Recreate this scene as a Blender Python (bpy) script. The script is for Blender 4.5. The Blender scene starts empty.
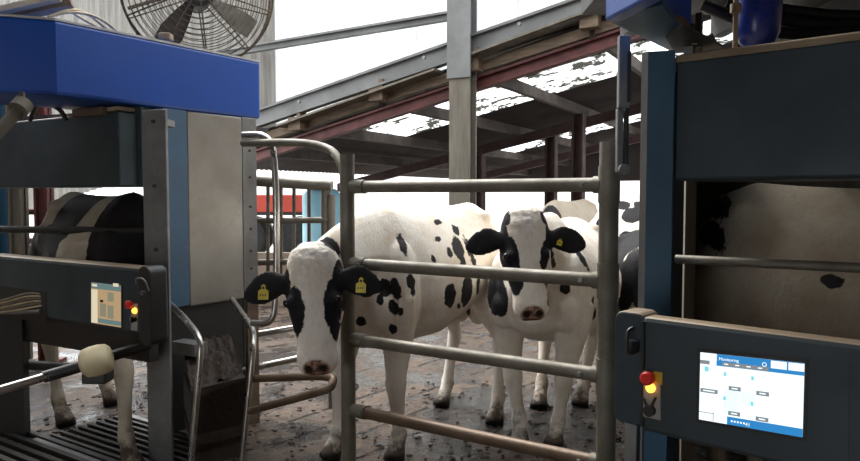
import bpy, math, random
import numpy as np
from mathutils import Vector, Matrix, noise
from mathutils.bvhtree import BVHTree
random.seed(7)
S = bpy.context.scene
COL = S.collection
F = 700.0; CH = 1.5
PITCH = math.atan(35.5/F)
FW = Vector((0, math.cos(PITCH), -math.sin(PITCH)))
UP = Vector((0, math.sin(PITCH), math.cos(PITCH)))
RT = Vector((1, 0, 0))
CAM = Vector((0, 0, CH))

def ray(px, py):
    return RT*((px-430)/F) + UP*(-(py-230.5)/F) + FW
def P(px, py, Y):
    """world point seen at photo pixel px,py at distance Y"""
    d = ray(px, py); return CAM + d*(Y/d.y)
def PX(px, Y):
    return ray(px, 195).x*Y/ray(px, 195).y
def on_plane(px, py, q, n):
    d = ray(px, py); t = (q-CAM).dot(n)/d.dot(n); return CAM + d*t

# ------------------------------------------------------------ materials
def nt(name):
    m = bpy.data.materials.new(name); m.use_nodes = True
    t = m.node_tree; t.nodes.clear()
    return m, t
def N(t, typ, **kw):
    n = t.nodes.new(typ)
    for k, v in kw.items(): setattr(n, k, v)
    return n
def L(t, a, b): t.links.new(a, b)
def mixc(t, fac, a, b):
    n = N(t, 'ShaderNodeMix', data_type='RGBA')
    for i, v in ((0, fac), (6, a), (7, b)):
        if hasattr(v, 'is_linked') or hasattr(v, 'links'): L(t, v, n.inputs[i])
        elif i == 0: n.inputs[0].default_value = v
        else: n.inputs[i].default_value = (*v, 1)
    return n.outputs[2]
def ramp(t, src, a, b, va=0.0, vb=1.0):
    n = N(t, 'ShaderNodeMapRange'); L(t, src, n.inputs[0])
    n.inputs[1].default_value = a; n.inputs[2].default_value = b
    n.inputs[3].default_value = va; n.inputs[4].default_value = vb
    return n.outputs[0]
def ntex(t, scale, detail=5, rough=.6, stretch=None, coord='Object', distort=0):
    c = N(t, 'ShaderNodeTexCoord'); n = N(t, 'ShaderNodeTexNoise')
    n.inputs['Scale'].default_value = scale; n.inputs['Detail'].default_value = detail
    n.inputs['Roughness'].default_value = rough; n.inputs['Distortion'].default_value = distort
    if stretch:
        mp = N(t, 'ShaderNodeMapping'); mp.inputs['Scale'].default_value = stretch
        L(t, c.outputs[coord], mp.inputs[0]); L(t, mp.outputs[0], n.inputs['Vector'])
    else: L(t, c.outputs[coord], n.inputs['Vector'])
    return n.outputs['Fac']
def mat(name, c1, c2=None, scale=4, rough=.6, metal=0, bump=.15, stain=None, stain_amt=.55, stretch=None, bscale=60, emit=0, dust=None):
    m, t = nt(name)
    b = N(t, 'ShaderNodeBsdfPrincipled'); o = N(t, 'ShaderNodeOutputMaterial'); L(t, b.outputs[0], o.inputs[0])
    c2 = c2 or tuple(x*.7 for x in c1)
    f = ntex(t, scale, stretch=stretch)
    col = mixc(t, ramp(t, f, .35, .65), c1, c2)
    if stain:
        f2 = ntex(t, scale*2.7, 8, .7, distort=.6)
        col = mixc(t, ramp(t, f2, stain_amt, stain_amt+.14, 0, .85), col, stain)
    if dust:   # settled dust lies on upward faces
        g = N(t, 'ShaderNodeNewGeometry'); s = N(t, 'ShaderNodeSeparateXYZ'); L(t, g.outputs['Normal'], s.inputs[0])
        col = mixc(t, ramp(t, s.outputs[2], .35, .8, 0, .9), col, dust)
    L(t, col, b.inputs['Base Color'])
    L(t, ramp(t, f, .3, .7, rough*.8, min(1, rough*1.2)), b.inputs['Roughness'])
    b.inputs['Metallic'].default_value = metal
    if emit:
        L(t, col, b.inputs['Emission Color']); b.inputs['Emission Strength'].default_value = emit
    if bump:
        bp = N(t, 'ShaderNodeBump'); bp.inputs['Strength'].default_value = bump; bp.inputs['Distance'].default_value = .01
        L(t, ntex(t, bscale, 4), bp.inputs['Height']); L(t, bp.outputs[0], b.inputs['Normal'])
    return m
def emat(name, c, s):
    m, t = nt(name); e = N(t, 'ShaderNodeEmission'); o = N(t, 'ShaderNodeOutputMaterial')
    e.inputs[0].default_value = (*c, 1); e.inputs[1].default_value = s; L(t, e.outputs[0], o.inputs[0]); return m

M = {}
M['blue'] = mat('blue_paint', (.003, .062, .34), (.003, .05, .28), 1.2, .42, 0, .03, stain=(.05, .09, .3), stain_amt=.68)
M['blue_top'] = mat('white_edge_trim', (.5, .5, .52), (.35, .33, .3), 6, .5)
M['teal'] = mat('dark_teal_panel', (.022, .040, .050), (.013, .026, .034), 2, .5, .1, .05, stain=(.075, .065, .05), stain_amt=.6, dust=(.17, .13, .085))
M['teal_console'] = mat('slate_console', (.034, .050, .060), (.024, .038, .047), 3, .5, .1, .05, stain=(.09, .085, .07), stain_amt=.66, dust=(.2, .145, .09))
M['post_blue'] = mat('blue_post_paint', (.022, .085, .15), (.018, .065, .115), 3, .45, .1, .05, stain=(.14, .12, .09), stain_amt=.66)
M['strip_blue'] = mat('steel_blue_strip', (.05, .12, .2), (.06, .1, .15), 3, .5, .2, .05, stain=(.2, .17, .13), stain_amt=.62)
M['stainless'] = mat('stainless_sheet', (.34, .33, .31), (.26, .24, .21), 2.4, .42, .75, .05, stain=(.2, .15, .1), stain_amt=.62)
M['galv'] = mat('galvanised_steel', (.24, .24, .235), (.16, .16, .155), 5, .5, .6, .08, stain=(.2, .15, .1), stain_amt=.62)
M['gate'] = mat('dirty_galvanised_tube', (.20, .18, .145), (.13, .115, .085), 6, .55, .25, .15, stain=(.14, .09, .05), stain_amt=.58)
M['brown_tube'] = mat('mud_brown_tube', (.11, .068, .042), (.17, .12, .08), 8, .5, .35, .2)
M['shiny'] = mat('polished_tube', (.5, .48, .45), (.34, .31, .28), 7, .3, .9, .05, stain=(.18, .13, .09), stain_amt=.64)
M['black'] = mat('black_plastic', (.012, .013, .014), (.02, .02, .02), 6, .45, 0, .08)
M['dark'] = mat('dark_machinery', (.018, .017, .018), (.03, .026, .022), 5, .6, 0, .2)
M['rust'] = mat('red_oxide_steel', (.10, .017, .014), (.06, .015, .013), 3, .65, 0, .1, stain=(.07, .045, .03), stain_amt=.6)
M['timber'] = mat('weathered_timber', (.17, .12, .08), (.10, .07, .047), 3, .8, 0, .3, stretch=(1, 1, 6))
M['purlin'] = mat('shade_darkened_timber', (.035, .023, .016), (.02, .013, .01), 3, .85, 0, .3)  # timber tone darkened to hold the shade under the low roof
M['timber_pale'] = mat('pale_timber', (.62, .5, .3), (.5, .38, .22), 3, .8, 0, .3)
M['greybeam'] = mat('grey_painted_steel', (.15, .15, .147), (.11, .11, .107), 2, .6, .1, .1, stain=(.18, .15, .11), stain_amt=.62)
M['column'] = mat('dusty_column_steel', (.15, .13, .10), (.10, .085, .065), 2.5, .7, .1, .2, stretch=(3, 3, .5), stain=(.14, .1, .06), stain_amt=.62)
M['shaded_rust'] = mat('shade_darkened_red_steel', (.03, .009, .008), (.02, .007, .006), 3, .8, 0, .1)  # red steel with the under-roof shade put into its colour
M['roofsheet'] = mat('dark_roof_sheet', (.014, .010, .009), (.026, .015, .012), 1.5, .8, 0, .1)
M['cream'] = mat('cream_plastic', (.72, .62, .4), (.6, .5, .3), 8, .5, 0, .1, stain=(.5, .38, .2), stain_amt=.6)
M['dust'] = mat('dusty_ledge', (.34, .26, .17), (.24, .18, .12), 8, .9, 0, .3)
M['tag'] = mat('yellow_tag_plastic', (.75, .6, .03), (.65, .5, .03), 30, .45, 0, 0)
M['tagink'] = mat('tag_ink', (.03, .03, .02), None, 30, .6, 0, 0)
M['eye'] = mat('cow_eye', (.01, .007, .006), None, 10, .08, 0, 0)
M['red'] = mat('glowing_red_plastic', (.5, .02, .012), (.4, .015, .01), 10, .35, 0, 0, emit=.12)  # button plastic given a faint glow of its own
M['amber'] = emat('amber_lamp', (1, .42, .04), 4)
M['yellowlabel'] = mat('yellow_label', (.6, .42, .03), None, 10, .5, 0, 0)
M['greylabel'] = mat('grey_label', (.35, .34, .32), None, 10, .5, 0, 0)
M['cable'] = mat('beige_cable', (.5, .4, .25), (.35, .27, .16), 10, .6, 0, 0)
M['jar'] = mat('blue_jar', (.012, .03, .26), (.01, .02, .14), 6, .3, 0, .05, stain=(.15, .12, .08), stain_amt=.7)
M['muck'] = mat('trough_feed', (.022, .015, .011), (.05, .034, .024), 25, .92, 0, .9, bscale=30)
M['fan'] = mat('dusty_fan_wire', (.15, .115, .075), (.10, .078, .052), 9, .75, .2, .2)
M['fanblade'] = mat('dusty_fan_blade', (.10, .085, .065), (.07, .06, .045), 5, .7, .1, .2)
M['whitewall'] = mat('white_render', (.72, .72, .7), (.62, .6, .57), 2, .8, 0, .1)
M['lowwall'] = mat('mucky_low_wall', (.25, .19, .14), (.17, .13, .1), 3, .8, 0, .3)
M['trailer_red'] = mat('faded_red_paint', (.5, .05, .03), (.42, .05, .03), 3, .5, 0, .05)
M['tank_blue'] = mat('pale_blue_paint', (.25, .5, .6), (.22, .42, .52), 3, .5, 0, .05)
M['rubber'] = mat('tyre_rubber', (.02, .02, .02), None, 10, .8, 0, .1)
M['ui_white'] = emat('screen_white', (.86, .97, 1), 1.05)
M['ui_blue'] = emat('screen_blue', (.03, .22, .52), 1.0)
M['ui_cyan'] = emat('screen_cyan', (.25, .8, .9), .8)
M['ui_pale'] = emat('screen_pale_cyan', (.72, .97, 1), 1.1)
M['ui_grey'] = emat('screen_grey', (.3, .33, .36), .7)
M['ui_tan'] = emat('screen_tan', (.52, .36, .2), .75)
M['ui_tan_blue'] = emat('screen_dull_teal', (.16, .25, .25), .7)
M['ui_tan_grey'] = emat('screen_dull_grey', (.3, .29, .2), .7)
M['ui_tan_white'] = emat('screen_dull_white', (.8, .7, .5), .8)

# translucent sheeting, lit by the daylight behind it
def sheet_mat(name, col, dirt, lo, hi, sc, stretch, trans):
    m, t = nt(name); o = N(t, 'ShaderNodeOutputMaterial')
    f = ntex(t, sc, 6, .65, stretch=stretch)
    c = mixc(t, ramp(t, f, lo, hi), col, dirt)
    d = N(t, 'ShaderNodeBsdfDiffuse'); tr = N(t, 'ShaderNodeBsdfTranslucent')
    L(t, c, d.inputs[0]); L(t, c, tr.inputs[0])
    mx = N(t, 'ShaderNodeMixShader'); mx.inputs[0].default_value = trans
    L(t, d.outputs[0], mx.inputs[1]); L(t, tr.outputs[0], mx.inputs[2]); L(t, mx.outputs[0], o.inputs[0])
    return m
M['cladding'] = sheet_mat('translucent_cladding', (.62, .63, .64), (.46, .46, .46), .5, .75, 2, (5, 5, .4), .6)
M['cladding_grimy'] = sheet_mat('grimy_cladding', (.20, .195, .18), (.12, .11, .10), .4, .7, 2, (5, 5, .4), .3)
M['skylight'] = sheet_mat('mossy_skylight', (.92, .93, .92), (.03, .03, .025), .49, .56, 3.0, None, .8)

def floor_mat():
    m, t = nt('wet_mucky_slatted_concrete')
    b = N(t, 'ShaderNodeBsdfPrincipled'); o = N(t, 'ShaderNodeOutputMaterial'); L(t, b.outputs[0], o.inputs[0])
    f1 = ntex(t, 1.1, 8, .65); f2 = ntex(t, 14, 8, .7, distort=1.0); f3 = ntex(t, 3.1, 6, .6)
    col = mixc(t, ramp(t, f1, .4, .6), (.18, .12, .08), (.10, .068, .048))
    col = mixc(t, ramp(t, f2, .45, .62, 0, .85), col, (.055, .038, .028))
    col = mixc(t, ramp(t, f3, .47, .55, 0, .85), col, (.022, .017, .014))
    c = N(t, 'ShaderNodeTexCoord'); mp = N(t, 'ShaderNodeMapping'); mp.inputs['Rotation'].default_value[2] = -math.atan2(.79, .61)
    L(t, c.outputs['Object'], mp.inputs[0])
    sp = N(t, 'ShaderNodeSeparateXYZ'); L(t, mp.outputs[0], sp.inputs[0])
    def fr(src, mul):
        a = N(t, 'ShaderNodeMath', operation='MULTIPLY'); L(t, src, a.inputs[0]); a.inputs[1].default_value = mul
        g = N(t, 'ShaderNodeMath', operation='FRACT'); L(t, a.outputs[0], g.inputs[0]); return g.outputs[0]
    line = ramp(t, fr(sp.outputs[1], 1/.27), .10, .13, 1, 0)
    seg = ramp(t, ntex(t, 2.3, 3), .46, .50, 1, 0)
    mu = N(t, 'ShaderNodeMath', operation='MULTIPLY'); L(t, line, mu.inputs[0]); L(t, seg, mu.inputs[1])
    mu2 = N(t, 'ShaderNodeMath', operation='MULTIPLY'); L(t, mu.outputs[0], mu2.inputs[0]); L(t, ramp(t, f1, .36, .44), mu2.inputs[1])
    slot = mu2.outputs[0]
    col = mixc(t, slot, col, (.012, .009, .008))
    L(t, col, b.inputs['Base Color'])
    L(t, ramp(t, f3, .42, .56, .6, .14), b.inputs['Roughness'])
    h = N(t, 'ShaderNodeMath', operation='SUBTRACT'); L(t, f2, h.inputs[0]); L(t, slot, h.inputs[1])
    bp = N(t, 'ShaderNodeBump'); bp.inputs['Strength'].default_value = 1.0; bp.inputs['Distance'].default_value = .06
    L(t, h.outputs[0], bp.inputs['Height']); L(t, bp.outputs[0], b.inputs['Normal'])
    return m
M['floor'] = floor_mat()
M['yard'] = mat('yard_concrete', (.45, .42, .38), (.36, .33, .3), .6, .7, 0, .2)

def cow_mat(name, white, black, mudamt):
    m, t = nt(name)
    b = N(t, 'ShaderNodeBsdfPrincipled'); o = N(t, 'ShaderNodeOutputMaterial'); L(t, b.outputs[0], o.inputs[0])
    a = N(t, 'ShaderNodeAttribute', attribute_name='patch')
    n1 = ntex(t, 28, 4, .6); nn = ramp(t, n1, .3, .7, -.10, .10)
    ad = N(t, 'ShaderNodeMath', operation='ADD'); L(t, a.outputs['Fac'], ad.inputs[0]); L(t, nn, ad.inputs[1])
    pf = ramp(t, ad.outputs[0], -.035, .035)
    w2 = tuple(x*y for x, y in zip(white, (.82, .74, .64)))
    wcol = mixc(t, ramp(t, ntex(t, 5, 6, .6), .42, .75), white, w2)
    wcol = mixc(t, ramp(t, ntex(t, 60, 3, .6, stretch=(1, 1, .4)), .5, .8, 0, .35), wcol, tuple(x*.7 for x in w2))
    bcol = mixc(t, ramp(t, ntex(t, 6, 5), .4, .8), black, tuple(x*2.0+.004 for x in black))
    col = mixc(t, pf, wcol, bcol)
    pk = N(t, 'ShaderNodeAttribute', attribute_name='pink')
    pcol = mixc(t, ramp(t, ntex(t, 34, 3), .46, .6), (.40, .22, .165), (.10, .055, .04))
    col = mixc(t, pk.outputs['Fac'], col, pcol)
    # mud on the lower legs and dark hooves
    md = N(t, 'ShaderNodeAttribute', attribute_name='mud')
    mn = N(t, 'ShaderNodeMath', operation='ADD'); L(t, md.outputs['Fac'], mn.inputs[0]); L(t, ramp(t, ntex(t, 11, 6, .7), .3, .7, -.35, .35), mn.inputs[1])
    col = mixc(t, ramp(t, mn.outputs[0], .3, .75, 0, mudamt), col, (.055, .038, .027))
    dk = N(t, 'ShaderNodeAttribute', attribute_name='dark')
    col = mixc(t, dk.outputs['Fac'], col, (.014, .010, .009))
    L(t, col, b.inputs['Base Color']); b.inputs['Roughness'].default_value = .7; b.inputs['Specular IOR Level'].default_value = .2
    bp = N(t, 'ShaderNodeBump'); bp.inputs['Strength'].default_value = .6; bp.inputs['Distance'].default_value = .01
    L(t, ntex(t, 70, 5, .7, stretch=(1, 1, .5)), bp.inputs['Height']); L(t, bp.outputs[0], b.inputs['Normal'])
    return m
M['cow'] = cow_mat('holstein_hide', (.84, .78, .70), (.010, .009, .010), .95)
M['cow_dirty_dim'] = cow_mat('muddied_dimmed_hide', (.44, .38, .30), (.012, .010, .010), 1.0)  # mud and stall dimness both put into the coat colour

# ------------------------------------------------------------ mesh building
class MB:
    def __init__(s): s.v = []; s.f = []; s.m = []; s.sm = []
    def add(s, vs, fs, mi=0, sm=False):
        o = len(s.v); s.v += [Vector(v) for v in vs]
        for f in fs: s.f.append([i+o for i in f]); s.m.append(mi); s.sm.append(sm)
        return s
    def prism(s, poly, vec, mi=0):
        """polygon (list of points) swept by vec"""
        n = len(poly); vec = Vector(vec)
        vs = [Vector(p) for p in poly] + [Vector(p)+vec for p in poly]
        fs = [list(range(n))[::-1], list(range(n, 2*n))] + [[i, (i+1) % n, n+(i+1) % n, n+i] for i in range(n)]
        return s.add(vs, fs, mi)
    def slab(s, a, b, z0, z1, t, mi=0):
        """upright box whose front face runs a->b in plan, thickness t behind it"""
        a = Vector((a[0], a[1])); b = Vector((b[0], b[1])); d = (b-a).normalized(); n = Vector((-d.y, d.x))
        if n.y < 0: n = -n
        q = [a, b, b+n*t, a+n*t]
        return s.prism([(p.x, p.y, z0) for p in q], (0, 0, z1-z0), mi)
    def box(s, c, sz, rot=0, mi=0):
        R_ = Matrix.Rotation(rot, 3, 'Z'); c = Vector(c); x, y, z = [k/2 for k in sz]
        q = [c + R_ @ Vector(p) for p in ((-x, -y, -z), (x, -y, -z), (x, y, -z), (-x, y, -z))]
        return s.prism(q, (0, 0, 2*z), mi)
    def bar(s, a, b, w, h, mi=0, up=Vector((0, 0, 1))):
        a = Vector(a); b = Vector(b); d = (b-a).normalized(); r = d.cross(up).normalized(); u = r.cross(d)
        return s.prism([a+r*w/2+u*h/2, a-r*w/2+u*h/2, a-r*w/2-u*h/2, a+r*w/2-u*h/2], b-a, mi)
    def tube(s, pts, r, seg=14, mi=0, closed=False, cap=True):
        pts = [Vector(p) for p in pts]; n = len(pts)
        rs = r if isinstance(r, (list, tuple)) else [r]*n
        prev = None; vs = []
        for i, p in enumerate(pts):
            if closed: t = pts[(i+1) % n]-pts[i-1]
            else: t = pts[min(i+1, n-1)]-pts[max(i-1, 0)]
            t.normalize()
            if prev is None: u = t.orthogonal().normalized()
            else: u = (prev - t*prev.dot(t)).normalized()
            prev = u; w = t.cross(u)
            for k in range(seg):
                a = 2*math.pi*k/seg; vs.append(p + (u*math.cos(a)+w*math.sin(a))*rs[i])
        fs = []
        for i in range(n if closed else n-1):
            for k in range(seg):
                j = (i+1) % n; fs.append([i*seg+k, i*seg+(k+1) % seg, j*seg+(k+1) % seg, j*seg+k])
        s.add(vs, fs, mi, True)
        if cap and not closed:
            s.add(vs[:seg], [list(range(seg))[::-1]], mi); s.add(vs[-seg:], [list(range(seg))], mi)
        return s
    def ball(s, c, r, mi=0, seg=20, rings=12):
        r = Vector(r) if not isinstance(r, (int, float)) else Vector((r, r, r)); c = Vector(c)
        vs = []; fs = []
        for i in range(rings+1):
            th = math.pi*i/rings
            for k in range(seg):
                ph = 2*math.pi*k/seg
                vs.append(c+Vector((r.x*math.sin(th)*math.cos(ph), r.y*math.sin(th)*math.sin(ph), r.z*math.cos(th))))
        for i in range(rings):
            for k in range(seg): fs.append([i*seg+k, (i+1)*seg+k, (i+1)*seg+(k+1) % seg, i*seg+(k+1) % seg])
        return s.add(vs, fs, mi, True)
    def loft(s, rings, mi=0):
        """rings: lists of equally many points; capped"""
        n = len(rings[0]); vs = [p for r in rings for p in r]; fs = []
        for i in range(len(rings)-1):
            for k in range(n): fs.append([i*n+k, i*n+(k+1) % n, (i+1)*n+(k+1) % n, (i+1)*n+k])
        fs.append(list(range(n))[::-1]); fs.append([(len(rings)-1)*n+k for k in range(n)])
        return s.add(vs, fs, mi, True)
    def mesh(s, name, mats, off):
        me = bpy.data.meshes.new(name)
        me.from_pydata([v-off for v in s.v], [], s.f)
        for m in mats: me.materials.append(M[m] if isinstance(m, str) else m)
        me.polygons.foreach_set('material_index', s.m); me.polygons.foreach_set('use_smooth', s.sm)
        me.update(); return me

def bez(pts, n=6, r=.5):
    """round off the corners of a path"""
    pts = [Vector(p) for p in pts]; out = [pts[0]]
    for i in range(1, len(pts)-1):
        a, b, c = pts[i-1], pts[i], pts[i+1]
        p0 = b+(a-b)*r; p2 = b+(c-b)*r
        for k in range(n+1):
            t = k/n; out.append(p0*(1-t)**2+b*2*t*(1-t)+p2*t*t)
    out.append(pts[-1]); return out

def thing(name, label, cat, loc, group=None):
    o = bpy.data.objects.new(name, None); COL.objects.link(o); o.location = loc
    o.empty_display_size = .2
    o['label'] = label; o['category'] = cat
    if group: o['group'] = group
    return o
def root_loc(p):
    while p.parent: p = p.parent
    return Vector(p.location)
def fixn(me):
    import bmesh
    b = bmesh.new(); b.from_mesh(me); bmesh.ops.recalc_face_normals(b, faces=b.faces); b.to_mesh(me); b.free()
def part(name, mb, mats, parent, bevel=0, label=None):
    if isinstance(mats, str): mats = [mats]
    me = mb.mesh(name, mats, root_loc(parent)); fixn(me)
    o = bpy.data.objects.new(name, me); COL.objects.link(o); o.parent = parent
    if bevel: add_bevel(o, bevel)
    if label: o['label'] = label
    return o
def add_bevel(o, w):
    b = o.modifiers.new('bevel', 'BEVEL'); b.width = w; b.segments = 2; b.limit_method = 'ANGLE'; b.angle_limit = .7
def single(name, mb, mats, label=None, cat=None, group=None, kind=None, bevel=0, fix=True):
    if isinstance(mats, str): mats = [mats]
    xs = [v.x for v in mb.v]; ys = [v.y for v in mb.v]; zs = [v.z for v in mb.v]
    off = Vector(((min(xs)+max(xs))/2, (min(ys)+max(ys))/2, min(zs)))
    me = mb.mesh(name, mats, off)
    if fix: fixn(me)
    o = bpy.data.objects.new(name, me); COL.objects.link(o); o.location = off
    if label: o['label'] = label
    if cat: o['category'] = cat
    if group: o['group'] = group
    if kind: o['kind'] = kind
    if bevel: add_bevel(o, bevel)
    return o

# ------------------------------------------------------------ floor and shed
o = single('floor', MB().prism([(-9, -2, -.1), (9, -2, -.1), (9, 12.6, -.1), (-9, 12.6, -.1)], (0, 0, .1)), 'floor', kind='structure')
single('ground', MB().prism([(-60, 12.6, -.14), (60, 12.6, -.14), (60, 90, -.14), (-60, 90, -.14)], (0, 0, .1)), 'yard', kind='structure')

WQ = Vector((-2.09, 11, 0)); WD = Vector((.882, -.473, 0)).normalized(); WN = Vector((-WD.y, WD.x, 0))   # frame line, direction away
def W(px, py, off=0):
    return on_plane(px, py, WQ-WN*off, WN)
def wbeam(mb, a, b, h, depth, mi=0):
    """beam in the frame plane: a, b top ends, h height, depth away from the viewer"""
    dz = Vector((0, 0, -h)); mb.prism([a, b, b+dz, a+dz], WN*depth, mi)

# white translucent gable cladding (corrugated), above the lean-to
rA = W(297, 122); rB = W(600, 22)
slope = (rB-rA); slope_n = slope.normalized()
def rake_z(p):   # height of the roof line over plan position along the frame
    s = (p-rA).dot(WD)/slope.dot(WD); return rA.z + slope.z*s
mb = MB(); vs = []; n = 0
s0 = -8.5; s1 = 9.5; sm = round(((W(263, 30)-WQ).dot(WD)-s0)/.1)*.1+s0
k0 = int((s1-s0)/.05)
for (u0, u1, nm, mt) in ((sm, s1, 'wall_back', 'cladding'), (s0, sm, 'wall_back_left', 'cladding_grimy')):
    mb = MB(); vs = []; k = round((u1-u0)/.05)
    for i in range(k+1):
        s = u0+.05*i; p = WQ+WD*s + WN*(.25+.022*(1 if (i//2) % 2 else -1))
        vs += [(p.x, p.y, max(rake_z(p)+.05, 0)), (p.x, p.y, 7.5)]
    mb.add(vs, [[2*i, 2*i+2, 2*i+3, 2*i+1] for i in range(k)])
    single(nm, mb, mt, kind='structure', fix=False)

# lean-to frame
roof = thing('rafter', 'long grey painted steel rafter running up under the white cladding', 'beam', W(430, 60, .2))
a, b = W(200, 129, .22), W(640, -26, .22)
mb = MB(); dz = Vector((0, 0, 1)); hgt = .27
wbeam(mb, a, b, .035, .14); wbeam(mb, a-dz*(hgt-.035), b-dz*(hgt-.035), .035, .14)
mb.prism([a+WN*.06, b+WN*.06, b+WN*.06-dz*hgt, a+WN*.06-dz*hgt], WN*.02)
part('flanged_web', mb, 'greybeam', roof)
for px in (300, 425, 520):
    q = W(px, 129-(px-200)*155/440+8, .25); part('bolt', MB().tube([q, q-WN*.04], .025, 8), 'galv', roof)
mb = MB(); wbeam(mb, W(100, 70, .1), W(452, 10, .1), .12, .1)
wbeam(mb, W(100, 70, .16), W(452, 10, .16), .03, .06)
single('wall_girt', mb, 'greybeam', 'grey horizontal rail crossing the white cladding above the rafter', 'beam')
mb = MB(); wbeam(mb, W(200, 154, .05), W(640, 9, .05), .13, .12)
single('timber_plate', mb, 'timber', 'brown timber bearer lying along the top of the red beam', 'beam')
mb = MB()
a, b = W(200, 168, .04), W(645, 20, .04)
wbeam(mb, a, b, .03, .14); wbeam(mb, a-dz*.15, b-dz*.15, .03, .14); mb.prism([a+WN*.06, b+WN*.06, b+WN*.06-dz*.18, a+WN*.06-dz*.18], WN*.02)
single('red_beam', mb, 'rust', 'dark red steel beam along the front edge of the low roof', 'beam')
# roof verge sheets
for (x0, y0, x1, y1) in ((275, 125, 434, 68), (466, 54, 640, -10)):
    mb = MB(); wbeam(mb, W(x0, y0, .30), W(x1, y1, .30), .03, .5)
    single('verge_sheet', mb, 'column', 'pale edge of the %s roof sheet under the grey rafter' % ('lower left' if x0 < 300 else 'upper right'), 'roof sheet')
for i, (px, py) in enumerate(((297, 122), (378, 92), (472, 62), (590, 18))):
    c = W(px, py, .12); mb = MB().box(c+Vector((0, 0, -.03)), (.22, .16, .2), -.49)
    mb.box(c+Vector((.08, -.05, .02)), (.06, .16, .3), -.49)
    single('purlin_cleat', mb, 'timber', ['timber block on the red beam nearest its low left end', 'timber block on the red beam second from its low end', 'timber block on the red beam just right of the tall column', 'timber block on the red beam nearest the blue cover on the right'][i], 'block')
# main column
col = thing('shed_column', 'tall dusty steel column standing behind the cows and carrying the rafter', 'column', (W(459, 200, .3).x, W(459, 200, .3).y, 0))
c = W(459, 200, .30); mb = MB()
hw = .15
for (o1, d1, w1) in ((0, .03, 2*hw), (.2, .03, 2*hw), (.03, .17, .03)):
    q = c+WN*o1; q0 = q-WD*w1/2; q1 = q+WD*w1/2
    mb.prism([Vector((p.x, p.y, 0)) for p in (q0, q1, q1+WN*d1, q0+WN*d1)], (0, 0, W(459, 78, .3).z))
part('shaft', mb, 'column', col)
mb = MB()
zt = W(459, 78, .3).z
for (o1, d1, w1) in ((-.03, .03, 2*hw+.04), (.2, .03, 2*hw), (.0, .2, .03)):
    q = c+WN*o1; q0 = q-WD*w1/2; q1 = q+WD*w1/2
    mb.prism([Vector((p.x, p.y, zt)) for p in (q0, q1, q1+WN*d1, q0+WN*d1)], (0, 0, 7.4-zt))
part('upper_shaft', mb, 'greybeam', col)

# lean-to roof sheets with skylight strips; plane through the rake, level along WN
rn = slope_n.cross(WN).normalized()
def Rf(px, py): return on_plane(px, py, rA+Vector((0, 0, -.0)), rn)
def rc(p): q = p-rA; return q.dot(slope_n), q.dot(WN)
RL = 18.0; SMIN = -3.2; SMAX = 9.0
def rp(s, t, dz=0): return rA+slope_n*s+WN*t+Vector((0, 0, dz))
def sheet(mb, s0, s1, t0, t1):
    n = max(2, int((t1-t0)/.075)); vs = []
    for i in range(n+1):
        t = t0+(t1-t0)*i/n; h = .02*(1 if i % 2 else -1)+.06
        vs += [rp(s0, t, h), rp(s1, t, h)]
    mb.add(vs, [[2*i, 2*i+1, 2*i+3, 2*i+2] for i in range(n)])
TB = [(1.75, 3.45), (7.9, 9.4)]; TEND = 14.0
mb = MB()
for t0, t1 in ((0.0, 1.75), (3.45, 7.9), (9.4, TEND)): sheet(mb, SMIN, SMAX, t0, t1)
for t0, t1 in TB: sheet(mb, SMIN, -.15, t0, t1)
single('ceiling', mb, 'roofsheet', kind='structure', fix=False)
for i, (t0, t1) in enumerate(TB):
    mb = MB(); sheet(mb, -.15, SMAX, t0, t1)
    single('skylight_sheet', mb, 'skylight', ['mossy translucent roof strip nearer the red beam, speckled with debris', 'narrower looking mossy translucent roof strip far down the shed'][i], 'skylight', fix=False)
cs = [rc(W(px, py, .12))[0] for px, py in ((297, 122), (378, 92), (472, 62), (590, 18))]
ps = [cs[0]-1.45, cs[0]] + cs[1:] + [cs[3]+1.6, cs[3]+3.1]
for i, s in enumerate(ps):
    mb = MB(); a = rp(s, -.05, -.02); b = rp(s, TEND, -.02)
    mb.prism([a-slope_n*.035, a+slope_n*.035, a+slope_n*.035-dz*.17, a-slope_n*.035-dz*.17], b-a)
    single('roof_purlin', mb, 'purlin', 'brown timber purlin under the dark low roof, running away from the camera', 'beam', 'timber purlins under the low roof')
for i, t in enumerate((5.4, 10.2)):
    mb = MB(); a = rp(SMIN, t, -.2); b = rp(SMAX, t, -.2)
    mb.prism([a, a+WN*.12, a+WN*.12-dz*.2, a-dz*.2], b-a)
    single('red_rafter', mb, 'shaded_rust', ['shade-darkened red rafter between the two skylight strips', 'shade-darkened red rafter beyond the farther skylight strip'][i], 'beam')
def post(name, p, w, ztop, m, label, rot=-.49, z0=0):
    mb = MB(); mb.box((p.x, p.y, z0+.015), (w*1.8, w*1.8, .03), rot)
    mb.box((p.x, p.y, (ztop+z0)/2), (w, w*.18, ztop-z0), rot)
    for e in (-1, 1):
        q = Matrix.Rotation(rot, 3, 'Z') @ Vector((e*w*.42, 0, 0)); mb.box((p.x+q.x, p.y+q.y, (ztop+z0)/2), (w*.16, w, ztop-z0), rot)
    return single(name, mb, m, label, 'post')
def roofz(p): # underside height above plan point
    q = Vector((p.x, p.y, 0))-Vector((rA.x, rA.y, 0)); h = WD
    return rA.z + slope.z/slope.dot(WD)*q.dot(h)-.2
for px, Y, m, lab in ((578, 13.5, 'shaded_rust', 'shade-darkened red post right of the column, standing under the low roof'),
                      (479, 15.5, 'shaded_rust', 'shade-darkened red post seen between the two front cows'),
                      (551, 15.0, 'shaded_rust', 'shade-darkened red post seen above the head of the right front cow')):
    p = P(px, 195, Y); post('shed_post', p, .22, roofz(p)-.05, m, lab)
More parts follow.
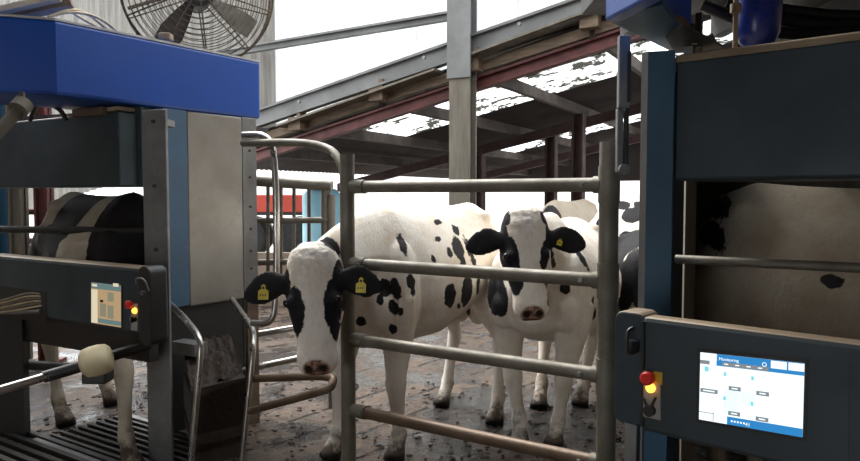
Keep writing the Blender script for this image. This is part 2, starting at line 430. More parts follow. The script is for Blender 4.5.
# far end lintel and side eave board
ends = MB(); a = rp(SMIN, TEND-.1); b = rp(SMAX, TEND-.1)
ends.prism([(a.x, a.y, 1.95), (b.x, b.y, 1.95), (b.x, b.y, b.z+.1), (a.x, a.y, a.z+.1)], WN*.12)
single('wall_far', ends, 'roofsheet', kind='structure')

# background yard seen through the open sides
mb = MB()
for i, (x0, x1, y, z0, z1) in enumerate(((-16, 30, 34, -.2, 5.2),)):
    mb.prism([(x0, y, z0), (x1, y, z0), (x1, y, z1), (x0, y, z1)], (0, .3, 0))
single('farm_building', mb, 'whitewall', 'pale farm building wall across the bright yard', 'building')
mb = MB(); a = P(120, 250, 9.6); b = P(350, 250, 9.3)
mb.slab((a.x, a.y), (b.x, b.y), 0, .72, .15); 
single('low_wall', mb, 'lowwall', 'low mucky brown wall behind the left pen rails', 'wall')
tr = thing('farm_trailer', 'faded red farm trailer parked in the yard beyond the left pen', 'trailer', (PX(262, 17), 17, -.04))
mb = MB().box((PX(268, 17), 17.5, 1.3), (1.9, 1.4, .42)); part('body', mb, 'trailer_red', tr, .03)
mb = MB().box((PX(268, 17), 17.5, 1.05), (1.8, 1.2, .08)); part('chassis', mb, 'dark', tr)
for sx in (-.6, .6):
    for sy in (0, 1.1):
        x = PX(268, 17)+sx; mb = MB().tube([(x-.0, 17.0+sy-.1, .46), (x, 17.0+sy+.1, .46)], .5, 20); part('wheel', mb, 'rubber', tr)
wt = thing('water_tank', 'pale blue tank in the yard beyond the left pen', 'tank', (PX(322, 15), 15, -.04))
mb = MB().tube([(PX(322, 15), 15, .0), (PX(322, 15), 15, 1.5), (PX(322, 15), 15, 1.62), (PX(322, 15), 15, 1.66)], [.42, .42, .3, .12], 24); part('shell', mb, 'tank_blue', wt)
mb = MB().tube([(PX(322, 15), 15, 1.66), (PX(322, 15), 15, 1.72)], .12, 16); part('lid', mb, 'black', wt)

# ------------------------------------------------------------ gate
GL = Vector((-.405, 3.43, 0)); GR = Vector((PX(609, 2.72), 2.72, 0))
gate = thing('pen_gate', 'dirty galvanised four-rail tube gate between the two milking robots', 'gate', (GL+GR)/2)
for g, r, zt, lab in ((GL, .036, 1.70, None), (GR, .038, 1.705, None)):
    mb = MB().tube([g, g+dz*zt], r, 20); part('post', mb, 'gate', gate)
zs = (1.54, 1.165, .79, .437)
for i, z in enumerate(zs):
    d = (GR-GL).normalized(); mb = MB().tube([GL+dz*z, GR+dz*z], .0285, 18); rl = part('rail', mb, 'gate' if i < 3 else 'brown_tube', gate)
    part('collar', MB().tube([GL+d*.03+dz*z, GL+d*.11+dz*z], .034, 18), 'gate', rl)
    part('collar', MB().tube([GR-d*.03+dz*z, GR-d*.06+dz*z], .034, 18), 'gate', rl)
    for e in (GL+d*.09, GR-d*.10):
        q = e+dz*z+Vector((-.5, -.8, 0)).normalized()*.028; part('bolt', MB().tube([q, q+Vector((-.5, -.8, 0)).normalized()*.014], .009, 8), 'galv', rl)
for z in zs[:3]: part('sleeve', MB().tube([GR+dz*(z-.07), GR+dz*(z+.07)], .042, 20), 'gate', gate)
# slide bar hanging in front of right gate post
x = PX(623, 2.62); sb = thing('lifting_bar', 'grey vertical slide bar hanging beside the top of the right gate post', 'bar', (x, 2.62, 1.58))
zt = P(623, 36, 2.62).z; zb = P(623, 172, 2.62).z; zm = P(623, 108, 2.62).z
part('upper_channel', MB().box((x-.004, 2.62, (zt+zm)/2), (.042, .03, zt-zm)), 'galv', sb, .003)
part('dark_slot', MB().box((x+.012, 2.603, (zt+zm)/2-.02), (.012, .008, zt-zm-.08)), 'dark', sb)
part('lower_channel', MB().box((x-.012, 2.64, (zm+zb)/2), (.022, .03, zm-zb)), 'galv', sb, .003)
part('lower_rod', MB().tube([(x+.014, 2.64, zm+.05), (x+.014, 2.64, zb)], .010, 10), 'dark', sb)
part('pin', MB().tube([(x, 2.60, zb+.01), (x, 2.67, zb+.01)], .02, 12), 'galv', sb)
# lifting_bar is carried by the cover above
# ------------------------------------------------------------ hoops and far pen rails
def hoop(pts, r, m, label, cat='rail', name='hoop_rail', rr=.5):
    mb = MB().tube(bez(pts, 6, rr), r, 14); return single(name, mb, m, label, cat)
Y = 3.95
hoop([P(243, 135, Y+.15), P(268, 134, Y+.05), P(276, 158, Y), P(277, 300, Y), P(272, 324, Y), P(252, 323, Y+.05)], .019, 'shiny', 'narrow bright tube hoop fixed to the side of the steel cabinet')
hoop([P(243, 143, 4.1), P(325, 142, 3.72), P(345, 166, 3.55), P(345.5, 215, 3.48)], .022, 'gate', 'wider tube hoop curving from the steel cabinet down to the left gate post')
hoop([P(250, 379, 3.9), P(318, 376, 3.6), P(334, 378, 3.5), P(331, 388, 3.45), P(312, 394, 3.5), P(250, 411, 3.75)], .021, 'brown_tube', 'rusty brown U-shaped tube below the chin of the left front cow', rr=.3)
pen = thing('far_pen_rails', 'beige tube pen panel with upright bars behind the left front cow', 'fence', (PX(290, 5.0), 5.0, 0))
def pr(x0, y0, x1, y1, Y0, Y1, r, m='gate', n='rail'): part(n, MB().tube([P(x0, y0, Y0), P(x1, y1, Y1)], r, 14), m, pen)
pr(235, 180, 332, 186, 5.0, 4.9, .036); pr(235, 221, 330, 220, 5.0, 4.9, .022); pr(235, 263, 330, 261, 5.0, 4.9, .022)
pr(235, 338, 300, 327, 4.9, 4.9, .022, 'shiny'); pr(235, 372, 300, 358, 4.6, 4.7, .022, 'shiny')
e0 = P(326, 190, 4.92); pr(326, 182, 326, 262, 4.92, 4.92, .035, n='end_post'); part('end_leg', MB().tube([P(331, 195, 4.9), Vector((P(331, 195, 4.9).x, 4.9, 0))], .03, 14), 'gate', pen)
part('wall_leg', MB().tube([P(240, 180, 4.98), Vector((P(240, 180, 4.98).x, 4.98, 0))], .03, 14), 'gate', pen)
for i, px in enumerate((268, 281, 294, 309)):
    pr(px, 184, px, 278, 4.96, 4.96, .013, 'brown_tube' if i == 3 else 'gate', 'upright')

# ------------------------------------------------------------ milking robot, left
def v2(px, Y): return (PX(px, Y), Y)
lr = thing('milking_robot', 'left milking robot with long blue cover, steel cabinet and small tan screen', 'milking robot', (-1.7, 4.0, 0))
A, B, C = v2(-40, 3.52), v2(60, 3.68), v2(262, 4.84)
n_ = Vector((-(C[1]-B[1]), C[0]-B[0])).normalized()
foot = [A, B, C, (C[0]+n_.x*.5, C[1]+n_.y*.5), (B[0]+n_.x*.55, B[1]+n_.y*.55+.1), (A[0]-.4, A[1]+.7)]
cover = part('top_cover', MB().prism([(x, y, 2.02) for x, y in foot], (0, 0, .39)), 'blue', lr, .02, 'glossy blue cover')
part('cover_edge', MB().prism([(x, y, 2.405) for x, y in foot[:3]]+[(x+n_.x*.03, y+n_.y*.03, 2.405) for x, y in foot[:3][::-1]], (0, 0, .012)), 'blue_top', cover)
# post, strip and cabinet
part('post', MB().slab(v2(143, 3.86), v2(167, 3.82), 0, 1.965, .02).slab(v2(144, 3.87), v2(148, 3.87), 0, 1.965, .12).slab(v2(147, 3.90), v2(157, 3.90), 1.90, 1.94, .3), 'galv', lr, .004)
a, b = v2(165, 4.21), v2(188, 4.35)
part('side_strip', MB().slab(a, b, .81, 2.02, .1), 'strip_blue', lr, .003, 'blue strip')
a, b, c2_ = v2(188, 4.36), v2(243, 4.71), v2(257, 4.80)
cab = part('cabinet', MB().slab(a, b, .80, 2.02, .12), 'stainless', lr, .01, 'stainless steel cabinet')
part('flange', MB().slab(b, c2_, .2, 2.02, .04), 'galv', cab, .003)
mb = MB(); nn = Vector((.8, -.55, 0)).normalized()
q = (Vector((*b, 0))+Vector((*c2_, 0)))/2
for z in (1.0, 1.12, 1.27, 1.42, 1.62, 1.8): part('rivet', MB().tube([q+dz*z, q+nn*.008+dz*z], .008, 8), 'dark', cab)
q = Vector((*v2(155, 3.835), 0))
for z in (1.9, 1.55, 1.2): part('bolt', MB().tube([q+dz*z, q+dz*z-Vector((0, .012, 0))], .010, 8), 'dark', lr)
# trough
tb = part('feed_trough', MB().slab(v2(168, 4.28), v2(246, 4.74), .0, .82, .05), 'dark', lr, .01, 'dark feed trough')
q0, q1 = Vector((*v2(188, 3.72), 0)), Vector((*v2(243, 3.92), 0)); bk = Vector((-.27, .62, 0))*.9
mb = MB().prism([q0+dz*.02, q1+dz*.02, q1+dz*.47, q0+dz*.45], (bk*.12)); mb.prism([q0+dz*.1, q1+dz*.1, q1+bk+dz*.1, q0+bk+dz*.1], (0, 0, .04))
part('bowl', mb, 'muck', tb)
mb = MB()
gn = 36; gvs = []
for iy in range(gn):
    for ix in range(gn):
        u, w = ix/(gn-1), iy/(gn-1); p = q0.lerp(q1, u)+bk*(.04+.92*w)
        gvs.append(p+dz*(.45+.14*w+.05*noise.noise(p*16)+.035*noise.noise(p*48)))
mb.add(gvs, [[iy*gn+ix, iy*gn+ix+1, (iy+1)*gn+ix+1, (iy+1)*gn+ix] for iy in range(gn-1) for ix in range(gn-1)], 0, True)
mb.prism([q0+dz*.2, q1+dz*.2, q1+dz*.46, q0+dz*.40], bk*.98)
part('feed_residue', mb, 'muck', tb)
part('side_plate', MB().slab(v2(246, 4.5), v2(257, 4.56), .0, .84, .03), 'timber', lr)
tp = [P(170, 304, 4.22), P(182, 315, 3.9), P(201, 338, 3.66), P(200, 362, 3.64), P(191, 461, 3.64), P(189, 480, 3.64)]
part('trough_tube', MB().tube(bez(tp, 5, .4), .017, 14), 'shiny', lr)
tp = [P(232, 299, 4.6), P(240, 310, 4.4), P(254, 330, 4.0), P(253, 352, 3.85), P(242, 461, 3.84), P(240, 480, 3.84)]
part('trough_tube', MB().tube(bez(tp, 5, .4), .017, 14), 'shiny', lr)
part('bracket', MB().slab(v2(168, 4.1), v2(192, 4.0), P(180, 357, 4.0).z, P(180, 345, 4.0).z, .1), 'galv', lr)
# upper dark housing
z0, z1 = 1.548, 1.975
a, b = v2(-30, 4.85), v2(119, 4.02)
up_ = part('upper_housing', MB().slab(a, b, z0, z1, .3), 'teal', lr, .012, 'dark teal housing')
part('upper_post', MB().slab(v2(119, 4.16), v2(143, 4.12), 1.548, 2.02, .08), 'teal', lr, .004)
mb = MB(); a3, b3 = Vector((*v2(25, 4.55), z1-.03)), Vector((*b, z1+.012)); mb.prism([a3, b3, b3+Vector((.1, .2, 0)), a3+Vector((.1, .2, 0))], (0, 0, .02)); part('dust_layer', mb, 'dust', up_)
mb = MB().box((PX(92, 4.1), 4.15, 1.985), (.28, .1, .05), -.5); part('motor_block', mb, 'timber', up_, .01)
mb = MB().tube(bez([P(30, 120, 4.4), P(38, 100, 4.3), P(60, 108, 4.2), P(66, 120, 4.2)], 6), .014, 10); part('hose', mb, 'black', up_)
# clamp cylinder at far left
cy = thing('air_cylinder', 'brass coloured cylinder with clamp under the left end of the blue cover', 'cylinder', P(5, 135, 3.4))
part('barrel', MB().tube([P(-14, 146, 3.4), P(20, 108, 3.5)], .030, 18), 'column', cy)
part('clamp', MB().tube([P(18, 110, 3.48), P(24, 103, 3.52)], .046, 18).box(P(22, 97, 3.5), (.02, .03, .05), .3), 'column', cy)
part('piston', MB().tube([P(-14, 150, 3.35), P(-2, 136, 3.36)], .012, 12), 'shiny', cy)
# back rail of the stall
part('stall_rail', MB().tube([P(-30, 229, 4.85), P(150, 231, 4.25)], .024, 14), 'dark', lr)
# console
a, b = v2(-30, 4.45), v2(147, 3.50)
cons = part('console', MB().slab(a, b, .79, 1.13, .12), 'teal_console', lr, .02, 'dark slate console')
def con(px, py): # on console front plane
    A3 = Vector((*a, 0)); d = (Vector((*b, 0))-A3).normalized(); n = Vector((-d.y, d.x, 0)); return on_plane(px, py, A3, n), d, (n if n.y > 0 else -n)
def flat(mbx, pts, n, off, th, mi=0):
    mbx.prism([p-n*off for p in pts], n*th, mi)
def cquad(mbx, x0, y0, x1, y1, fx, off, th, mi=0, sl=(0, 0)):
    """panel given by its corners as seen; sl = drop of the right edge"""
    p0, d, n = fx(x0, y0); p1 = fx(x1, y0+sl[0])[0]; p2 = fx(x1, y1+sl[1])[0]; p3 = fx(x0, y1)[0]
    p1.z = p0.z; p2.z = p3.z
    flat(mbx, [p0, p1, p2, p3], n, off, th, mi)
scr = MB()
cquad(scr, 91.3, 281, 122.3, 323.5, con, .004, .004, 0)
for (x0, y0, x1, y1, mi) in ((92, 282, 121.7, 322.5, 1), (92, 282, 121.7, 288, 2), (114, 283, 119.5, 286.2, 4), (93, 283.5, 98, 286, 4), (92.4, 289, 98.5, 322, 4),
                             (99, 318, 121.7, 322.3, 2), (101, 303, 107, 316, 3), (108.5, 305, 114.5, 318, 3), (108.5, 292, 114.5, 301, 3), (101, 299.5, 104, 302, 5), (93, 302, 98, 304, 5), (93, 311, 96, 313, 5)):
    cquad(scr, x0, y0, x1, y1, con, .005+.0006*(mi > 1)+.0004*(mi == 4), .0005, mi)
part('screen', scr, ['black', 'ui_tan', 'ui_tan_blue', 'ui_tan_grey', 'ui_tan_white', 'dark'], cons, label='small tan touch screen')
def estop(fx, px, py, s, parent, amber=(0, 8), n_=None):
    p, d, n = fx(px, py)
    part('stop_button', MB().tube([p, p-n*.018*s], .012*s, 18).tube([p-n*.018*s, p-n*.030*s, p-n*.034*s], [.022*s, .022*s, .016*s], 20), 'red', parent)
    q, _, _ = fx(px+amber[0], py+amber[1]); part('indicator_lamp', MB().ball(q-n*.006, .015*s), 'amber', parent)
mb = MB(); cquad(mb, 131.5, 303, 138, 330, con, .003, .003); part('switch_plate', mb, 'greylabel', cons)
estop(con, 132.5, 304, 1.0, cons, (3.4, 6.5))
p, d, n = con(136, 319); part('switch', MB().tube([p, p-n*.02], .013, 16).box(p-n*.028, (.01, .02, .03), 0), 'black', cons)
# rounded black end of the console
ec = MB(); q, d, n = con(150, 300)
def rrect(cx, cz, w, h, r, d, base, k=5):
    out = []
    for (sx, sz, a0) in ((1, 1, 0), (-1, 1, 90), (-1, -1, 180), (1, -1, 270)):
        for i in range(k+1):
            an = math.radians(a0+90*i/k); out.append(base+d*(cx+sx*(w/2-r)+math.cos(an)*r)+dz*(cz+sz*(h/2-r)+math.sin(an)*r))
    return out
base = Vector((q.x, q.y, 0)); ec.prism([p-n*.03 for p in rrect(-.005, .945, .095, .40, .04, d, base)], n*.10)
part('end_cap', ec, 'black', cons, .006)
mb = MB().tube(bez([con(143, 283)[0]-n*.035, con(146, 277)[0]-n*.06, con(155, 277)[0]-n*.06, con(155, 290)[0]-n*.035], 4), .005, 8)
mb.tube([con(150, 292)[0]-n*.03, con(150, 292)[0]-n*.05], .012, 12); part('latch', mb, 'galv', cons)
# service opening with hoses; a flat dark plate paints its inner shade
mb = MB(); cquad(mb, -20, 283, 46, 312, con, .002, .004); part('recess_shade_plate', mb, 'dark', cons)
for i in range(6):
    y0 = 300+i*2.2; mb = MB().tube(bez([con(-18, y0+4)[0]-n*.04, con(12, y0)[0]-n*.05, con(30+i, 292+i*3)[0]-n*.02, con(44, 295+i*2)[0]+n*.01], 5), .006, 8)
    part('hose', mb, 'cable' if i % 2 else 'gate', cons)
mb = MB().tube([con(-20, 313)[0]-n*.02, con(44, 311)[0]-n*.02], .012, 10); part('recess_lip', mb, 'galv', cons)
# beams and arm under the console
part('lower_beam', MB().slab(v2(-20, 4.5), v2(146, 3.72), P(100, 353, 3.95).z, .80, .06), 'dark', lr)
part('lower_rail', MB().tube([P(16, 364, 4.4), P(70, 368, 4.2)], .03, 12), 'dark', lr)
part('lower_post', MB().tube([P(20, 364, 4.4), Vector((P(20, 364, 4.4).x, 4.4, 0))], .03, 12), 'dark', lr)
arm = part('service_arm', MB().tube([P(80, 366, 3.45), P(150, 344, 3.6)], .028, 14), 'black', lr)
part('arm_tube', MB().tube([P(-20, 396, 3.25), P(48, 376, 3.4)], .022, 14), 'shiny', arm)
mb = MB().tube([P(44, 377, 3.4), P(82, 366, 3.46)], .03, 14)
for i in range(9): mb.tube([P(20+i*4, 381-i*1.1+4, 3.36), P(21+i*4, 388-i*1.1, 3.36)], .004, 6)
part('arm_sleeve', mb, 'black', arm)
rings = []
ax = (P(112, 356, 3.42)-P(82, 364, 3.38)).normalized(); u = ax.cross(dz).normalized(); w = u.cross(ax); c = P(97, 360.5, 3.38)
for t, r in ((-.078, .02), (-.074, .045), (-.055, .066), (-.02, .073), (.02, .073), (.05, .067), (.068, .05), (.074, .02)):
    rings.append([c+ax*t+(u*math.cos(k*math.pi/12)+w*math.sin(k*math.pi/12))*r*(1+.05*math.cos(k*math.pi/3)) for k in range(24)])
part('roller_head', MB().loft(rings), 'cream', arm, label='cream roller head')
part('roller_mount', MB().box(P(98, 376, 3.42), (.12, .1, .06)), 'black', arm, .01)
# unseen plate added to darken the stall, and dark frame behind arm
part('added_shade_plate', MB().slab(v2(-60, 4.9), v2(140, 4.2), 1.985, 2.01, 1.3), 'dark', lr)
part('lower_frame', MB().slab(v2(-40, 4.3), v2(18, 4.25), .0, .79, .05), 'dark', lr)

# things on the blue cover
tn = thing('timber_plank', 'pale timber plank lying on the left end of the blue cover', 'plank', P(20, 12, 3.75))
part('board', MB().bar(P(-20, 17, 3.85), P(60, -2, 3.95), .12, .03), 'timber_pale', tn)
part('lower_board', MB().bar(P(5, 16, 3.95), P(72, 3, 4.05), .12, .05), 'timber', tn)
mb = MB()
for (y, x1) in ((0, 108), (2, 120), (1, 96)):
    mb.tube(bez([P(48, 17, 3.9), P(70, 9+y, 4.0), P(x1-22, 12+y*2, 4.1), P(x1, 30+(x1-108)*.3, 4.2)], 6), .008, 8)
single('cable_loop', mb, 'cable', 'beige cables looping over the top edge of the left blue cover', 'cable')
mb = MB().box(P(166, 37, 4.32), (.07, .07, .04)); mb.ball(P(166, 36, 4.32), (.025, .025, .02))
single('dusty_fitting', mb, 'dust', 'small dusty yellowish fitting on the blue cover below the fan', 'fitting', bevel=.006)

# ------------------------------------------------------------ fan
fc = P(198, -8, 5.4); fan = thing('barn_fan', 'large dusty wire-guarded barn fan above the left blue cover', 'fan', fc)
fn = Vector((.35, -.93, -.1)).normalized(); fu = fn.cross(dz).normalized(); fv = fu.cross(fn)
def fp(r, a, o=0): return fc+(fu*math.cos(a)+fv*math.sin(a))*r+fn*o
for side in (1, -1):
    mb = MB()
    for r in [x*.041+.09 for x in range(12)]:
        o = side*(.08+.1*math.cos(min(1, r/.57)*math.pi/2))
        mb.tube([fp(r, 2*math.pi*k/48, o) for k in range(48)], .0038, 5, closed=True)
    for k in range(10):
        a_ = 2*math.pi*k/10+.2; mb.tube([fp(r, a_, side*(.08+.1*math.cos(min(1, r/.57)*math.pi/2))) for r in (.08, .2, .3, .42, .5, .545)], .006, 6)
    part('wire_guard', mb, 'fan', fan)
mb = MB(); mb.tube([fp(.55, 2*math.pi*k/48, .08) for k in range(48)], .008, 6, closed=True).tube([fp(.55, 2*math.pi*k/48, -.08) for k in range(48)], .008, 6, closed=True)
for k in range(20): a_ = 2*math.pi*k/20; mb.tube([fp(.55, a_, .08), fp(.55, a_, -.08)], .006, 6)
part('rim', mb, 'fan', fan)
part('hub', MB().tube([fp(0, 0, .1), fp(0, 0, -.02)], .12, 20), 'dark', fan)
part('motor', MB().tube([fp(0, 0, -.02), fp(0, 0, -.3)], .11, 20), 'dark', fan)
for k in range(4):
    a_ = k*math.pi/2+.55; mb = MB(); R0 = [fp(r, a_+s_*w_, o_*s_) for r, w_, o_ in ((.08, .3, .02), (.22, .28, .04), (.38, .24, .04), (.48, .17, .03)) for s_ in (-1, 1)]
    for i in range(3): q = [R0[2*i], R0[2*i+1], R0[2*i+3], R0[2*i+2]]; mb.prism(q, fn*.006)
    part('blade', mb, 'fanblade', fan)
part('bracket', MB().bar(fp(.0, 0, -.25)+dz*.9, fp(0, 0, -.25)-dz*.6, .26, .12), 'fan', fan)
part('brace', MB().bar(fp(.52, .9, .12), fp(.05, .9, .2), .02, .02), 'fan', fan)
part('brace', MB().bar(fp(.52, -.35, .1), fp(.05, -.35, .2), .02, .02), 'fan', fan)

# ------------------------------------------------------------ milking robot, right
rr_ = thing('milking_robot', 'right milking robot with dark teal housing and large lit white screen', 'milking robot', (1.1, 2.4, 0))
D = v2(603, 2.14); E = v2(671, 2.64)
foot = [D, E, (1.35, 2.3), (1.0, 1.1), (D[0]+.06*3.2, D[1]-.27*3.2)]
cov = part('top_cover', MB().prism([(x, y, 2.025) for x, y in (D, (D[0]+.05, D[1]+.02), (D[0]+.25, D[1]-.88), (D[0]+.2, D[1]-.9))], (0, 0, .38)), 'blue', rr_, .008, 'glossy blue cover')
e0 = Vector((*D, 2.03)); e1 = Vector((*E, 2.03))
part('cover_end', MB().prism([e0+Vector((0, 0, .017)), e1+Vector((0, 0, .017)), e1+Vector((.0, 0, .38)), e0+Vector((0, 0, .38))], Vector((.05, -.04, 0))), 'blue', rr_, .003)
part('underside', MB().prism([e0, e1, e1+Vector((.06, -.07, 0)), e0+Vector((.12, -.16, 0))], (0, 0, .015)), 'post_blue', rr_)
part('gusset', MB().prism([e0.lerp(e1, .55)+Vector((.05, -.05, 0)), e1+Vector((0, -.02, 0)), e1+Vector((.14, -.12, 0)), e0.lerp(e1, .3)+Vector((.14, -.1, .0))], (0, 0, -.008)), 'dark', rr_)
part('post', MB().slab(v2(645, 2.47), v2(673, 2.44), 0, 2.0, .1), 'post_blue', rr_, .003, 'blue post')
part('post_edge', MB().slab(v2(639.5, 2.49), v2(646, 2.468), 0, 2.0, .1), 'galv', rr_)
a, b = v2(672.5, 2.46), v2(930, 1.98)
uh = part('upper_housing', MB().slab(a, b, 1.55, 1.965, .45), 'teal', rr_, .012, 'dark teal housing')
part('dust_ledge', MB().slab(a, b, 1.957, 1.985, .45), 'dust', uh, .006)
part('stall_rail', MB().tube([P(676, 259, 2.6), P(880, 269, 2.2)], .0165, 14), 'gate', rr_)
part('stall_post', MB().slab(v2(668, 2.72), v2(684, 2.70), 0, 1.97, .05), 'dark', rr_)
part('stall_back_panel', MB().slab((1.52, 4.2), (4.2, 2.1), 0, 2.0, .04), 'column', rr_)
part('stall_end_gate', MB().prism([(1.04, 2.85, .1), (1.52, 4.2, .1), (1.56, 4.19, .1), (1.08, 2.84, .1)], (0, 0, 1.9)), 'column', rr_)
part('added_shade_plate', MB().slab((1.0, 2.75), (3.2, .9), 1.99, 2.01, 1.7), 'dark', rr_)  # unseen plate added to keep light off the cow in this stall
a, b = v2(644, 2.09), v2(900, 1.65)
cons2 = part('console', MB().slab(a, b, .785, 1.135, .07), 'teal_console', rr_, .014, 'dark slate console')
def con2(px, py):
    A3 = Vector((*a, 0)); d = (Vector((*b, 0))-A3).normalized(); n = Vector((-d.y, d.x, 0)); return on_plane(px, py, A3, n), d, (n if n.y > 0 else -n)
dd = (Vector((*b, 0))-Vector((*a, 0))).normalized(); n2 = con2(700, 380)[2]
ec = MB().prism([p+n2*.02 for p in rrect(-.05, .965, .105, .35, .03, dd, Vector((*a, 0)))], n2*.1)
part('end_cap', ec, 'teal_console', cons2, .006)
mb = MB().slab((a[0]-dd.x*.002, a[1]-dd.y*.002-.004), (a[0]+dd.x*.006, a[1]+dd.y*.006-.004), .80, 1.12, .02); part('seal', mb, 'black', cons2)
mb = MB()
cquad(mb, 848, 352, 849, 470, con2, .001, .002); part('panel_seam', mb, 'black', cons2)
# screen: corners follow the face
SC = [(701, 351.5), (805.5, 362.5), (803, 438), (698.5, 419)]
p00 = con2(701, 352)[0]; p10 = con2(805, 363)[0]; p01 = con2(699.5, 419)[0]; p11 = con2(803, 437)[0]
def sp(u, v):  # screen coordinates 0..1
    return (p00.lerp(p10, u)).lerp(p01.lerp(p11, u), v)
def sq(mbx, u0, v0, u1, v1, off, mi): flat(mbx, [sp(u0, v0), sp(u1, v0), sp(u1, v1), sp(u0, v1)], n2, off, .0004, mi)
scr = MB()
flat(scr, [sp(-.035, -.06), sp(1.03, -.06), sp(1.03, 1.05), sp(-.035, 1.05)], n2, .003, .004, 0)
sq(scr, 0, 0, 1, 1, .0040, 1)
sq(scr, .17, .0, 1, .17, .0046, 2); sq(scr, .0, .0, .175, .10, .0046, 1)
sq(scr, .70, .01, .845, .115, .0052, 1); sq(scr, .86, .01, 1, .115, .0052, 1)
sq(scr, .29, .885, 1, 1.0, .0046, 2)
sq(scr, .0, .11, .10, .165, .0052, 5); sq(scr, .23, .105, .68, .165, .0052, 5)
for k in range(4): sq(scr, .25+.11*k, .125, .29+.11*k, .14, .0056, 1)
sq(scr, .02, .2, .25, .85, .0043, 1); sq(scr, .25, .5, .40, .86, .0043, 4); sq(scr, .42, .5, .56, .70, .0043, 4); sq(scr, .05, .2, .09, .27, .005, 3)
for (u, v) in ((.26, .25), (.53, .26), (.26, .6), (.53, .62)): sq(scr, u-.012, v, u+.014, v+.055, .0052, 3)
for (u0, u1, v) in ((.01, .19, .525), (.30, .42, .44), (.57, .69, .455), (.30, .42, .80), (.57, .69, .815)):
    sq(scr, u0, v, u1, v+.06, .0052, 5); sq(scr, u0+.03, v+.02, u1-.03, v+.038, .0058, 1)
sq(scr, 0, .875, .145, .885, .0046, 5); sq(scr, .145, .86, .152, .99, .0046, 5)
for k in range(5): sq(scr, .33+.03*k, .93, .347+.03*k, .955, .0054, 1)
# little round mark in the header
cx = sp(.64, .075)
for k in range(12):
    a0, a1 = k*math.pi/6, (k+1)*math.pi/6; du = dd; 
    flat(scr, [cx+(du*math.cos(t)+dz*math.sin(t))*r for t, r in ((a0, .006), (a1, .006), (a1, .0042), (a0, .0042))], n2, .0056, .0004, 1)
o = part('screen', scr, ['black', 'ui_white', 'ui_blue', 'ui_cyan', 'ui_pale', 'ui_grey'], cons2, label='large lit white and blue touch screen')
def text(s, p, size, m, parent, name):
    cu = bpy.data.curves.new(name, 'FONT'); cu.body = s; cu.size = size; cu.extrude = .0003
    t = bpy.data.objects.new('t', cu); COL.objects.link(t); dg = bpy.context.evaluated_depsgraph_get(); me = bpy.data.meshes.new_from_object(t.evaluated_get(dg))
    bpy.data.objects.remove(t); me.materials.clear(); me.materials.append(M[m])
    X = (p10-p00).normalized(); Yv = (p00-p01).normalized(); R_ = Matrix((X, Yv, -n2)).transposed().to_4x4(); R_.translation = p-root_loc(parent)
    me.transform(R_); ob = bpy.data.objects.new(name, me); COL.objects.link(ob); ob.parent = parent; return ob
# ponytail: header text is the only legible-ish writing on the screen
t1 = text('Monitoring', sp(.195, .085)-n2*.0056, .012, 'ui_white', cons2, 'screen_heading')
t2 = text('41', sp(.47, .975)-n2*.0056, .014, 'ui_white', cons2, 'screen_number')
mb = MB(); cquad(mb, 642.5, 370, 661, 416, con2, .002, .003); part('switch_plate', mb, 'greylabel', cons2)
mb = MB(); cquad(mb, 654, 371, 663, 383, con2, .004, .003); part('warning_label', mb, 'yellowlabel', cons2)
estop(con2, 650.5, 377, .95, cons2, (1, 10.5))
p, d, n = con2(651, 410); part('switch', MB().tube([p, p-n*.018], .017, 18).tube([con2(645, 398)[0]-n*.01, p-n*.015], .004, 6).tube([con2(657, 397)[0]-n*.01, p-n*.015], .004, 6), 'black', cons2)
mb = MB().tube(bez([con2(633, 328)[0], con2(630, 330)[0]-n*.02, con2(630, 352)[0]-n*.02, con2(634, 353)[0]], 4), .006, 8).box(con2(632, 346)[0], (.022, .03, .035), .3); part('latch', mb, 'black', cons2)
part('console_leg', MB().slab(v2(648, 2.25), v2(671, 2.2), 0, .79, .06), 'post_blue', rr_)
part('floor_bracket', MB().slab(v2(628, 2.3), v2(640, 2.28), 0, .78, .05), 'galv', rr_)
# bits on top of right housing
part('mount_bracket', MB().slab(v2(681, 2.5), v2(690, 2.48), 1.98, 2.10, .03), 'galv', rr_)
part('mount_bracket', MB().slab(v2(692, 2.5), v2(698, 2.49), 1.98, 2.14, .04), 'column', rr_)
for i in range(3):
    mb = MB().tube(bez([P(652+i*3, 24+i*2, 2.5), P(675, 14+i*3, 2.45), P(690, 24+i, 2.45), P(693+i*2, 44, 2.45)], 6), .006, 8); part('cable', mb, 'cable', rr_)
jar = thing('receiver_jar', 'hanging blue round-bottomed jar above the right robot housing', 'jar', P(757, 50, 2.6))
rings = []; c = P(757, 50, 2.6)
for z, r in ((.0, .008), (.006, .035), (.025, .06), (.06, .076), (.12, .082), (.3, .082), (.36, .07)):
    rings.append([c+Vector((r*math.cos(k*math.pi/12), r*math.sin(k*math.pi/12), z)) for k in range(24)])
part('bowl', MB().loft(rings), 'jar', jar)
part('cap', MB().tube([c+dz*.34, c+dz*.42], .085, 24), 'dark', jar)
mb = MB().tube([P(735, 56, 2.5), P(736, 0, 2.5)], .009, 12).tube([P(735.5, 13, 2.5), P(736, 4, 2.5)], .019, 6)
single('threaded_rod', mb, 'dust', 'dusty threaded rod with a nut beside the blue jar', 'rod')
mb = MB().tube([P(700, 40, 2.7), P(706, 52, 2.7)], .05, 12)
single('dusty_funnel', mb, 'column', 'dusty grey funnel shape behind the right housing', 'funnel')
